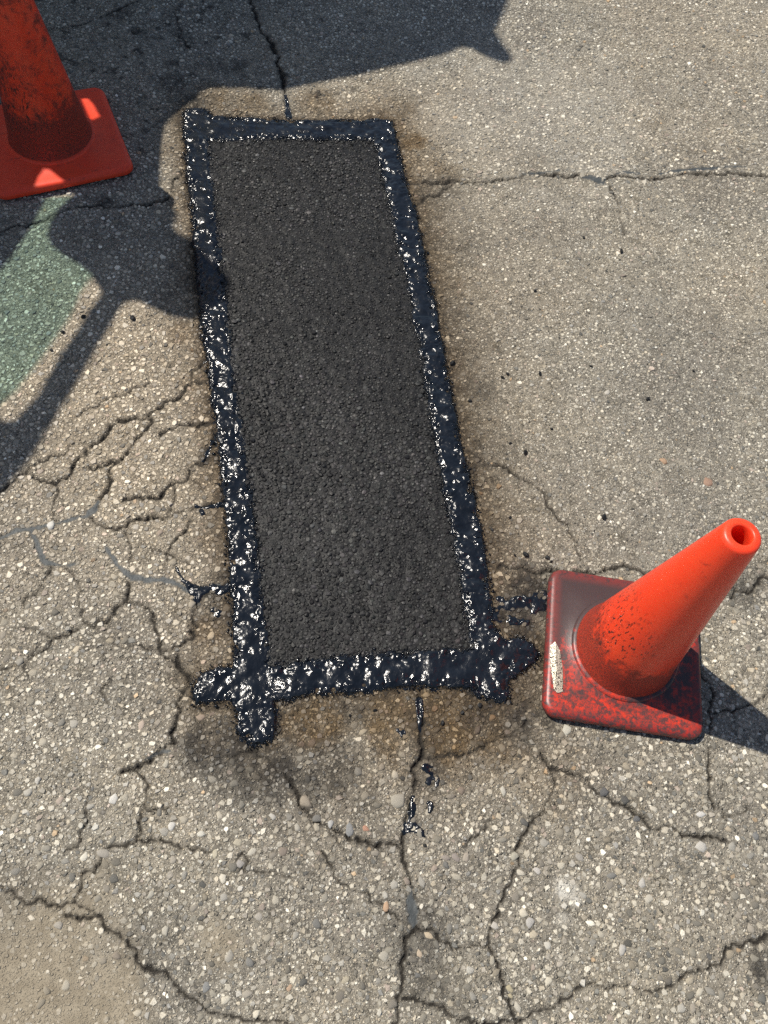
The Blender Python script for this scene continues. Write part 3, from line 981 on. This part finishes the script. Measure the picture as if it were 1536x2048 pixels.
cg = scatter('coated_grit', grit_t, ex_ - ro[0], ey_ - ro[1], ez_, er_, er_ * r.uniform(.5, .9, len(ex_)), r.uniform(0, 6.28, len(ex_)),
             np.full((len(ex_), 3), .01), MAT_TAR, seal_root, True)
tag(cg, kind='stuff')


def splash(name, label, strokes, thick=.0016, holes=.0, group=None):
    """a separate lick of sealant from strokes [(width px, points px)]"""
    S = []
    for w, pts in strokes:
        P = G(pts)
        ws = w if isinstance(w, (list, tuple)) else [w] * len(pts)
        Q = G([(a + b_ * .5, b) for (a, b), b_ in zip(pts, ws)])
        S.append((P, [float(np.hypot(*(q_ - p))) for p, q_ in zip(P, Q)]))
    allp = np.vstack([s[0] for s in S])
    ctr = allp.mean(0)
    m_ = .035
    x, y = np.meshgrid(np.arange(allp[:, 0].min() - m_, allp[:, 0].max() + m_, .0018), np.arange(allp[:, 1].min() - m_, allp[:, 1].max() + m_, .0018))
    sd = np.full(x.shape, -9.0)
    for P, w in S:
        sd = np.maximum(sd, line_sd(x, y, P, w))
    sd = sd + .0045 * fbm(x, y, .016, 31, 4) - holes * np.clip(fbm(x, y, .020, 35, 3), 0, 1)
    z = np.maximum(sample(GZ, x, y), sample(GZ + DEPTH, x, y) - .003) + .0012 + tar_relief(x, y, sd, thick)
    ii = np.arange(x.size).reshape(x.shape)
    q = np.stack([ii[:-1, :-1], ii[:-1, 1:], ii[1:, 1:], ii[1:, :-1]], -1).reshape(-1, 4)
    q = q[(sd.ravel()[q] > -.004).any(1)]
    if not len(q):
        return
    used, inv = np.unique(q, return_inverse=True)
    vv = np.stack([x.ravel()[used] - ctr[0], y.ravel()[used] - ctr[1], z.ravel()[used]], 1)
    o = mesh_np(name, vv, inv.reshape(q.shape), MAT_TAR)
    o.location = (ctr[0], ctr[1], 0)
    tag(o, label, 'sealant', group)
    return o

splash('sealant_splash', 'patchy wet black smear of sealant reaching the right cone base', [([58,66,70,62,46], [(985,1218),(1015,1222),(1045,1216),(1072,1208),(1094,1200)])], .0007, .024)
splash('sealant_drip', 'short black sealant drip in the crack just below the bottom border', [([14,16,12,5], [(839,1400),(841,1425),(842,1448),(842,1470)])], .0012)
splash('sealant_drip', 'tiny round black sealant drop left of the crack below the border', [(16, [(800,1462),(806,1466)])], .0010)
splash('sealant_drip', 'twin black sealant blot right of the crack under the dark halo', [([14,24,18,6], [(852,1535),(865,1545),(874,1558),(873,1580)]), (16, [(858,1562),(864,1552)])], .0010, .006)
splash('sealant_drip', 'small black sealant spot between two blots beside the centre crack', [([14,12,5], [(860,1604),(863,1612),(858,1624)])], .0010, .003)
splash('sealant_drip', 'hook shaped black sealant smear crossing the centre crack', [([10,14,12], [(826,1592),(823,1620),(812,1650)]), ([12,20,16,10], [(812,1660),(828,1654),(842,1664),(848,1672)])], .0010, .004)
splash('sealant_drip', 'wet black sealant tongue filling the crack left of the patch', [([6,14,22,18,10], [(352,1135),(366,1160),(388,1180),(404,1182),(420,1176)]), (14, [(398,1190),(394,1200)])], .0012, .004)
splash('sealant_drip', 'black sealant crumbs between the left border and the filled crack', [([14,26,24], [(425,1172),(440,1184),(452,1176)]), (22, [(430,1222),(440,1228)])], .0022, .012)
splash('sealant_drip', 'thin black sealant run at the crack left of the border', [([6,12,12,10], [(392,1012),(412,1012),(430,1008),(446,1006)]), (9, [(402,1018),(404,1026)])], .0012, .003)
splash('sealant_drip', 'short dark sealant stub filling a crack above the left border middle', [([12,12,8], [(424,880),(414,905),(406,920)])], .0010, .003)
splash('sealant_drip', 'narrow black sealant trickle in the crack above the top border', [([8,12,14], [(570,185),(576,210),(578,232)])], .0010, .003)

# ------------------------------------------------------------------ loose black crumbs on the slab
crumb_px = [(1050,905,7),(1296,797,5),(1243,502,6),(1169,473,3.5),(1070,580,4),(1183,731,4),(1080,747,5),(1005,754,5),(1015,747,4),(1388,740,3),
 (905,725,7),(940,802,5),(1020,886,4),(1103,857,3.5),(265,636,7),(166,632,6),(125,662,5),(102,699,5),(1050,1109,7),(1095,1114,5),(1103,1122,4),(1208,1034,7),
 (885,1445,6),(925,1425,5),(960,1410,6),(750,1420,5),(700,1430,4),(1030,1110,4),(985,1060,4),(850,1690,4),(1020,1035,4)]
crumb_mesh = []
for k in range(5):
    V, F = grain_template(500 + k)
    o = mesh_np('asphalt_crumb', V, F, MAT_GRAIN, None, False); crumb_mesh.append(o.data); bpy.data.objects.remove(o)
for k, (a, b, s) in enumerate(crumb_px):
    p = G([(a, b)])[0]; rad = float(np.hypot(*(G([(a + s, b)])[0] - p)))
    o = bpy.data.objects.new('asphalt_crumb', crumb_mesh[k % 5]); col.objects.link(o)
    z0 = float(sample(GZ, p[None, 0], p[None, 1])[0])
    o.location = (p[0], p[1], z0 + rad * .5)
    o.scale = (rad, rad * .85, rad * .7); o.rotation_euler = (0, 0, random.uniform(0, 6.28))
    o.color = (.018, .018, .018, 1)
    tag(o, 'tiny black asphalt crumb lying loose on the pale pavement', 'crumb', 'loose asphalt crumbs on the pavement')

# ------------------------------------------------------------------ traffic cones
def cone_material(name, base_dirt, body=True, heavy=False, extra=0.0):
    m = NT(name)
    tc = m.node('ShaderNodeTexCoord').outputs['Object']
    sep = m.node('ShaderNodeSeparateXYZ', {0: tc})
    z = sep.outputs[2]
    orange = m.ramp(m.noise(tc, 14, 3).outputs['Fac'], [(.3, (.93, .060, .019)), (.7, (.97, .082, .027))])
    n1 = m.noise(tc, 60, 6, .72).outputs['Fac']
    n2 = m.noise(tc, 9, 4, .6).outputs['Fac']
    grit = m.noise(tc, 520, 3, .7).outputs['Fac']
    c = orange
    if body:
        # grime that thickens towards the base
        low = m.step(z, .19, .03)
        g = m.math('MULTIPLY', m.step(m.math('ADD', n1, m.math('ADD', m.math('MULTIPLY', low, .58), m.math('MULTIPLY', m.math('SUBTRACT', n2, .5 - extra), .7))), .58, .86), base_dirt)
        g = m.math('MULTIPLY', g, m.math('ADD', .45, m.math('MULTIPLY', m.step(grit, .35, .60), .55)))
        c = m.mix(g, c, (.062, .022, .016))
        # flecks scuffed along the side
        fv = m.node('ShaderNodeMapping', {'Vector': tc, 'Scale': (250, 250, 80)})
        fn = m.noise(fv.outputs[0], 1.0, 2, .5).outputs['Fac']
        zone = m.math('MULTIPLY', m.step(z, .06, .13), m.step(z, .30, .18))
        side = m.step(m.math('SUBTRACT', m.math('MULTIPLY', sep.outputs[0], -1.0), m.math('MULTIPLY', sep.outputs[1], .25)), .0, .055)
        fl = m.math('MULTIPLY', m.math('MULTIPLY', m.step(fn, .58, .63), zone), m.math('MULTIPLY', side, base_dirt))
        c = m.mix(fl, c, (.045, .020, .016))
        sm = m.noise(m.node('ShaderNodeMapping', {'Vector': tc, 'Scale': (30, 30, 6)}).outputs[0], 1.0, 4, .6).outputs['Fac']
        c = m.mix(m.math('MULTIPLY', m.step(sm, .55, .8), .14), c, (.16, .035, .022))
        rough = m.math('ADD', .36, m.math('MULTIPLY', g, .35))
    else:
        if heavy:
            # tar-blackened base, plastic showing through where it is rubbed
            k = m.math('ADD', m.math('MULTIPLY', n1, .75), m.math('MULTIPLY', n2, .70))
            lean = m.math('ADD', m.math('MULTIPLY', sep.outputs[1], 1.0), m.math('MULTIPLY', sep.outputs[0], -.25))
            dark = m.step(m.math('ADD', k, lean), .56, .76)
            edgex = m.step(m.math('MAXIMUM', m.math('ABSOLUTE', sep.outputs[0]), m.math('ABSOLUTE', sep.outputs[1])), .112, .142)
            dark = m.math('MULTIPLY', dark, m.math('SUBTRACT', 1.0, m.math('MULTIPLY', edgex, .45)))
            speck = m.noise(tc, 105, 7, .8).outputs['Fac']
            dark = m.math('MAXIMUM', m.math('MULTIPLY', dark, .97), m.math('MULTIPLY', m.step(speck, .38, .58), .92))
            c = m.mix(.45, c, (.34, .016, .014))
            c = m.mix(m.math('MULTIPLY', edgex, .6), c, (.20, .014, .018))
            c = m.mix(dark, c, (.050, .042, .041))
            rough = m.math('ADD', .30, m.math('MULTIPLY', n1, .15))
        else:
            g = m.math('MULTIPLY', m.step(m.math('ADD', m.math('MULTIPLY', n1, .6), m.math('MULTIPLY', n2, .5)), .50, .75), .30)
            c = m.mix(g, c, (.30, .06, .04))
            st = m.noise(m.node('ShaderNodeMapping', {'Vector': tc, 'Scale': (35, 90, 90)}).outputs[0], 1.0, 4, .65).outputs['Fac']
            c = m.mix(m.math('MULTIPLY', m.step(st, .60, .72), .55), c, (.07, .03, .025))
            rough = m.math('ADD', .42, m.math('MULTIPLY', n1, .2))
    m.put(m.b.inputs['Base Color'], c)
    m.put(m.b.inputs['Roughness'], rough)
    m.put(m.b.inputs['Subsurface Weight'], .35 if body else .1)
    m.put(m.b.inputs['Subsurface Radius'], (1.0, .25, .1))
    m.put(m.b.inputs['Subsurface Scale'], .02)
    m.put(m.b.inputs['Specular IOR Level'], .45)
    m.put(m.b.inputs['Normal'], m.bump(m.math('ADD', m.math('MULTIPLY', n1, .7), m.math('MULTIPLY', grit, .3)), .0010, .45))
    return m.mat


def lathe(profile, k=72):
    V, F = [], []
    for (rad, z) in profile:
        for j in range(k):
            a = 2 * math.pi * j / k
            V.append((rad * math.cos(a), rad * math.sin(a), z))
    for i in range(len(profile) - 1):
        for j in range(k):
            a, b = i * k + j, i * k + (j + 1) % k
            F.append((a, b, b + k, a + k))
    return np.array(V), np.array(F)


def rounded_base(b, rc, hgt, hole_r, rise, seg=10):
    """square rubber foot with rounded corners, bevelled rim, gentle rise to the cone, hollow under the cone"""
    def outline(inset):
        h = b / 2 - inset; r_ = max(rc - inset, .003)
        pts = []
        for (sx_, sy_, a0) in ((1, 1, 0), (-1, 1, 90), (-1, -1, 180), (1, -1, 270)):
            for k in range(seg + 1):
                a = math.radians(a0 + 90 * k / seg)
                pts.append((sx_ * (h - r_) + r_ * math.cos(a), sy_ * (h - r_) + r_ * math.sin(a)))
            nx_, ny_ = {0: (0, 1), 90: (-1, 0), 180: (0, -1), 270: (1, 0)}[a0]
        return pts
    base_n = len(outline(0))
    rings = [(0.004, 0.0), (0.0, .004), (0.0, hgt - .009), (.002, hgt - .004), (.006, hgt - .001), (.012, hgt)]
    V, F = [], []
    # denser straight sides so the top can blend to a circle
    def densify(pts, n=5):
        out = []
        N_ = len(pts)
        for i in range(N_):
            p, q_ = pts[i], pts[(i + 1) % N_]
            L = math.hypot(q_[0] - p[0], q_[1] - p[1])
            m_ = 12 if L > b * .3 else 1
            for k in range(m_):
                out.append((p[0] + (q_[0] - p[0]) * k / m_, p[1] + (q_[1] - p[1]) * k / m_))
        return out
    # same number of points in each ring: densify on the index pattern of the outer ring
    pat = outline(0)
    N_ = len(pat)
    cnt = [12 if math.hypot(pat[(i + 1) % N_][0] - pat[i][0], pat[(i + 1) % N_][1] - pat[i][1]) > b * .3 else 1 for i in range(N_)]
    def ring_pts(inset):
        p = outline(inset); out = []
        for i in range(N_):
            a, c2 = p[i], p[(i + 1) % N_]
            for k in range(cnt[i]):
                out.append((a[0] + (c2[0] - a[0]) * k / cnt[i], a[1] + (c2[1] - a[1]) * k / cnt[i]))
        return out
    for inset, z in rings:
        V += [(x_, y_, z) for x_, y_ in ring_pts(inset)]
    top = ring_pts(.012)
    K = len(top)
    for t in (.2, .4, .6, .75, .88, 1.0):
        for (x_, y_) in top:
            a = math.atan2(y_, x_)
            cx_, cy_ = hole_r * math.cos(a), hole_r * math.sin(a)
            V.append((x_ * (1 - t) + cx_ * t, y_ * (1 - t) + cy_ * t, hgt + rise * t ** 2.2))
    nr = len(V) // K
    for i in range(nr - 1):
        for j in range(K):
            a, c2 = i * K + j, i * K + (j + 1) % K
            F.append((a, c2, c2 + K, a + K))
    return np.array(V), np.array(F)


def make_cone(label, loc, yaw, b, rb, rt, h, mats, hgt=.020):
    root = empty('traffic_cone', loc, yaw)
    tag(root, label, 'traffic cone', 'orange traffic cones beside the patch')
    V, F = rounded_base(b, .026, hgt, rb + .006, .006)
    # worn rubber: not perfectly flat
    V[:, 2] += np.where(V[:, 2] > .006, .0016 * fbm(V[:, 0], V[:, 1], .09, 3, 2), 0)
    mesh_np('base', V, F, mats[0], root)
    z0 = hgt + .004
    coll = [(rb + .0075, z0 - .004), (rb + .0082, z0 + .001), (rb + .0068, z0 + .0045), (rb + .003, z0 + .0062), (rb - .001, z0 + .0068)]
    V, F = lathe(coll)
    mesh_np('collar', V, F, mats[0], root)
    prof = [(rb + .002, z0), (rb - .0005, z0 + .010), (rb - .004, z0 + .022)]
    n_ = 26
    for k in range(1, n_ + 1):
        t = k / n_
        prof.append((rb - .004 + (rt - rb + .004) * t, z0 + .022 + (h - .008 - z0 - .022) * t))
    for a in (20, 45, 70, 90):
        prof.append((rt - .007 + .007 * math.cos(math.radians(a)), h - .008 + .007 * math.sin(math.radians(a))))
    hole = rt * .52
    prof += [(hole + .003, h - .001), (hole + .001, h - .0018), (hole, h - .004), (hole, h - .014), (hole + .003, h - .03)]
    prof += [(hole + .006, h - .07), (rb * .5, h * .5), (rb - .008, z0 + .004)]
    V, F = lathe(prof)
    mesh_np('cone_body', V, F, mats[1], root)
    return root

mat_base_b = cone_material('scuffed orange cone base', .5, False, False)
mat_body_b = cone_material('grimy orange cone body', .95, True, False, .22)
mat_base_a = cone_material('tar blackened cone base', 1, False, True)
mat_body_a = cone_material('orange cone body with tar flecks', .9, True)

cone_a = make_cone('orange traffic cone with tar-blackened base standing in the sun at the right', (0.5334, 0.474, 0.001), -0.1425, .280, .0895, .0268, .4837, (mat_base_a, mat_body_a))
cone_b = make_cone('orange traffic cone standing in shadow at the top left corner', (-0.6924, 1.7137, 0.001), 0.3936, .316, .0960, .0268, .52, (mat_base_b, mat_body_b))

# worn strip of metallic tape on the sunny edge of the right cone's base
def tape_material():
    m = NT("worn metallic tape")
    tc = m.node('ShaderNodeTexCoord').outputs['Object']
    n = m.noise(tc, 330, 5, .75).outputs['Fac']
    k = m.step(n, .47, .56)
    m.put(m.b.inputs['Base Color'], m.mix(k, (.62, .58, .46), (.05, .035, .028)))
    m.put(m.b.inputs['Metallic'], m.math('SUBTRACT', .75, m.math('MULTIPLY', k, .7)))
    m.put(m.b.inputs['Roughness'], .34)
    m.put(m.b.inputs['Normal'], m.bump(n, .0008, .8))
    return m.mat
tp_px = [(1101,1290),(1110,1283),(1119,1300),(1124,1330),(1126,1360),(1125,1384),(1114,1386),(1108,1378),(1102,1340),(1100,1312)]
tp = unp(tp_px, .0225)[:, :2]
ca, sa = math.cos(0.1425), math.sin(0.1425)
rel = tp - np.array([0.5334, 0.474])
rel = np.stack([rel[:, 0] * ca - rel[:, 1] * sa, rel[:, 0] * sa + rel[:, 1] * ca], 1)
ctr_t = rel.mean(0)
ring_t = np.vstack([rel, rel, ])
nt = len(rel)
def base_top(x_):
    e = .140 - np.abs(x_)
    return np.where(e < .012, .020 - .004 * np.clip(1 - e / .012, 0, 1) ** 2, .0205)
Vt = np.vstack([np.column_stack([rel, base_top(rel[:, 0]) + .0022]), np.column_stack([rel * 1.004, base_top(rel[:, 0]) - .002]), [[ctr_t[0], ctr_t[1], .0232]]])
Ft = [(i, (i + 1) % nt, 2 * nt) for i in range(nt)] + [(i, i + nt, (i + 1) % nt) for i in range(nt)] + [((i + 1) % nt, i + nt, (i + 1) % nt + nt) for i in range(nt)]
o = mesh_np('tape_strip', Vt, np.array(Ft), tape_material(), cone_a, False)
tag(o, 'worn shiny silver strip')

# ------------------------------------------------------------------ machine made up and unseen at upper left, shaped to throw the big shadow
UX = np.array([SUN_DIR[0], SUN_DIR[1]]); UX = UX / np.hypot(*UX)      # towards the sun, on the ground
VX = np.array([-UX[1], UX[0]])                                         # along the panel
PLANE = 2.06
TAN = math.tan(SUN_ELEV)
def onpanel(px, py, z=0.0):
    """point of the upright panel whose shadow falls on the photo pixel at height z"""
    p = unp([(px, py)], z)[0]
    L = PLANE - p[:2] @ UX
    w = p[:2] + UX * L
    return (float(w @ VX), float(z + L * TAN))

def slab_mesh(name, outer, holes, d0, d1, mat, parent):
    """flat made-up part: outline (s, z) on the panel plane, from depth d0 to d1 behind it"""
    polys = [[Vector((s, z, 0)) for s, z in outer]] + [[Vector((s, z, 0)) for s, z in h_] for h_ in holes]
    tris = tessellate_polygon(polys)
    flat = [p for poly in [outer] + holes for p in poly]
    n_ = len(flat)
    def W(s, z, d):
        w = UX * (PLANE + d) + VX * s
        return (w[0] - mo[0], w[1] - mo[1], z)
    V = [W(s, z, d0) for s, z in flat] + [W(s, z, d1) for s, z in flat]
    F = [tuple(t) for t in tris] + [(a + n_, c + n_, b + n_) for a, b, c in tris]
    st = 0
    for poly in [outer] + holes:
        k = len(poly)
        for i in range(k):
            a, b = st + i, st + (i + 1) % k
            F += [(a, b, b + n_), (a, b + n_, a + n_)]
        st += k
    return mesh_np(name, np.array(V), np.array(F), mat, parent, False)

def paint_material():
    m = NT("white machine paint")
    tc = m.node('ShaderNodeTexCoord').outputs['Object']
    n = m.noise(tc, 12, 5, .65).outputs['Fac']
    m.put(m.b.inputs['Base Color'], m.ramp(n, [(.3, (.66, .66, .64)), (.7, (.78, .78, .76))]))  # white so the added panel bounces light into the shade
    m.put(m.b.inputs['Roughness'], .55)
    return m.mat
def green_filter():
    m = NT("green tinted screen")
    t = m.node('ShaderNodeBsdfTransparent', {'Color': (.665, .825, .80)})  # made-up filter colour, greens the sunlight passing through
    g = m.node('ShaderNodeBsdfGlossy', {'Color': (.9, .9, .9), 'Roughness': .05})
    mx = m.node('ShaderNodeMixShader', {0: .05})
    m.t.links.new(t.outputs[0], mx.inputs[1]); m.t.links.new(g.outputs[0], mx.inputs[2])
    m.t.links.new(mx.outputs[0], m.out.inputs[0])
    return m.mat
MAT_PAINT, MAT_GREEN = paint_material(), green_filter()

mo = UX * PLANE
STRIP_Z = (.24, .17, .10)
caster = empty('shadow_caster', (float(mo[0]), float(mo[1]), 0))
tag(caster, 'made-up white machine outside the picture whose shadow falls at upper left', 'caster')
main_px = [(1018,-60),(1016,0),(1002,38),(990,60),(1004,84),(1020,104),(1024,118),(1000,122),(975,110),(945,95),(925,90),(880,108),(800,125),
 (700,150),(620,165),(565,177),(480,172),(420,172),(397,180),(390,195),(375,205),(345,230),(328,250),(322,290),(320,340),(319,380),(330,398),
 (345,410),(355,430),(345,450),(352,462),(385,478),(405,500),(440,535),(462,560),(456,590),(430,612),(400,634),(385,638),(340,630),(300,612),(268,596)]
pole_r = [(247,602),(145,774),(86,870),(50,927),(0,987),(-60,1060)]
pole_l = [(-60,800),(0,837),(20,855),(50,850),(97,799),(132,730),(222,594)]
lit_r = [(200,556),(180,540),(140,515),(118,495),(113,478),(118,455),(135,425),(160,400)]
outer = [onpanel(*p) for p in main_px + pole_r + pole_l + lit_r]
# gap cut to let sun across the left cone, then the far side of the panel
gap = [onpanel(150, 374, .022), onpanel(118, 348, .026), onpanel(100, 336, .028), onpanel(86, 335, .028), onpanel(76, 352, .024), onpanel(70, 376, .02)]
left_px = [(88,398),(60,452),(20,514),(0,538),(-120,700)]
outer += gap + [onpanel(*p) for p in left_px]
smin = min(p[0] for p in outer); smax = max(p[0] for p in outer)
s_hi = onpanel(-120, 700)
sgn = 1 if s_hi[0] > onpanel(1018, -60)[0] else -1
outer += [(s_hi[0] + sgn * .25, s_hi[1]), (s_hi[0] + sgn * .25, .06), (onpanel(1018, -60)[0], .06)]
holeA = [onpanel(*p, .024) for p in [(162,196),(184,194),(204,216),(217,240),(196,257),(182,240)]]  # holes cut to let patches of sun onto the left cone
holeB = [onpanel(-14, 60, STRIP_Z[0]), onpanel(8, 60, STRIP_Z[0]), onpanel(12, 140, STRIP_Z[1]), onpanel(16, 206, STRIP_Z[2]), onpanel(-4, 200, STRIP_Z[2])]
panel = slab_mesh('shadow_panel', outer, [holeA, holeB], 0.0, .03, MAT_PAINT, caster)  # added blocker, outline projected back from the shadow edge
glass_px = [(160,394),(113,478),(118,497),(192,551),(165,587),(150,627),(95,707),(40,782),(0,817),(-60,870),(-120,700),(0,538),(20,512),(60,450),(88,398)]
slab_mesh('tint_filter', [onpanel(*p) for p in glass_px], [], .010, .016, MAT_GREEN, caster)  # added unseen sheet, cut to tint the sunlit ground green
# made-up box and feet behind the added panel
s_a, s_b = sorted((onpanel(1018, -60)[0], s_hi[0] + sgn * .25))
slab_mesh('back_box', [(s_a + .1, .25), (s_b - .1, .25), (s_b - .1, .85), (s_a + .1, .85)], [], .031, .75, MAT_PAINT, caster)
for s_ in (s_a + .2, s_b - .2):
    slab_mesh('foot', [(s_ - .05, 0), (s_ + .05, 0), (s_ + .05, .249), (s_ - .05, .249)], [], .10, .65, MAT_PAINT, caster)
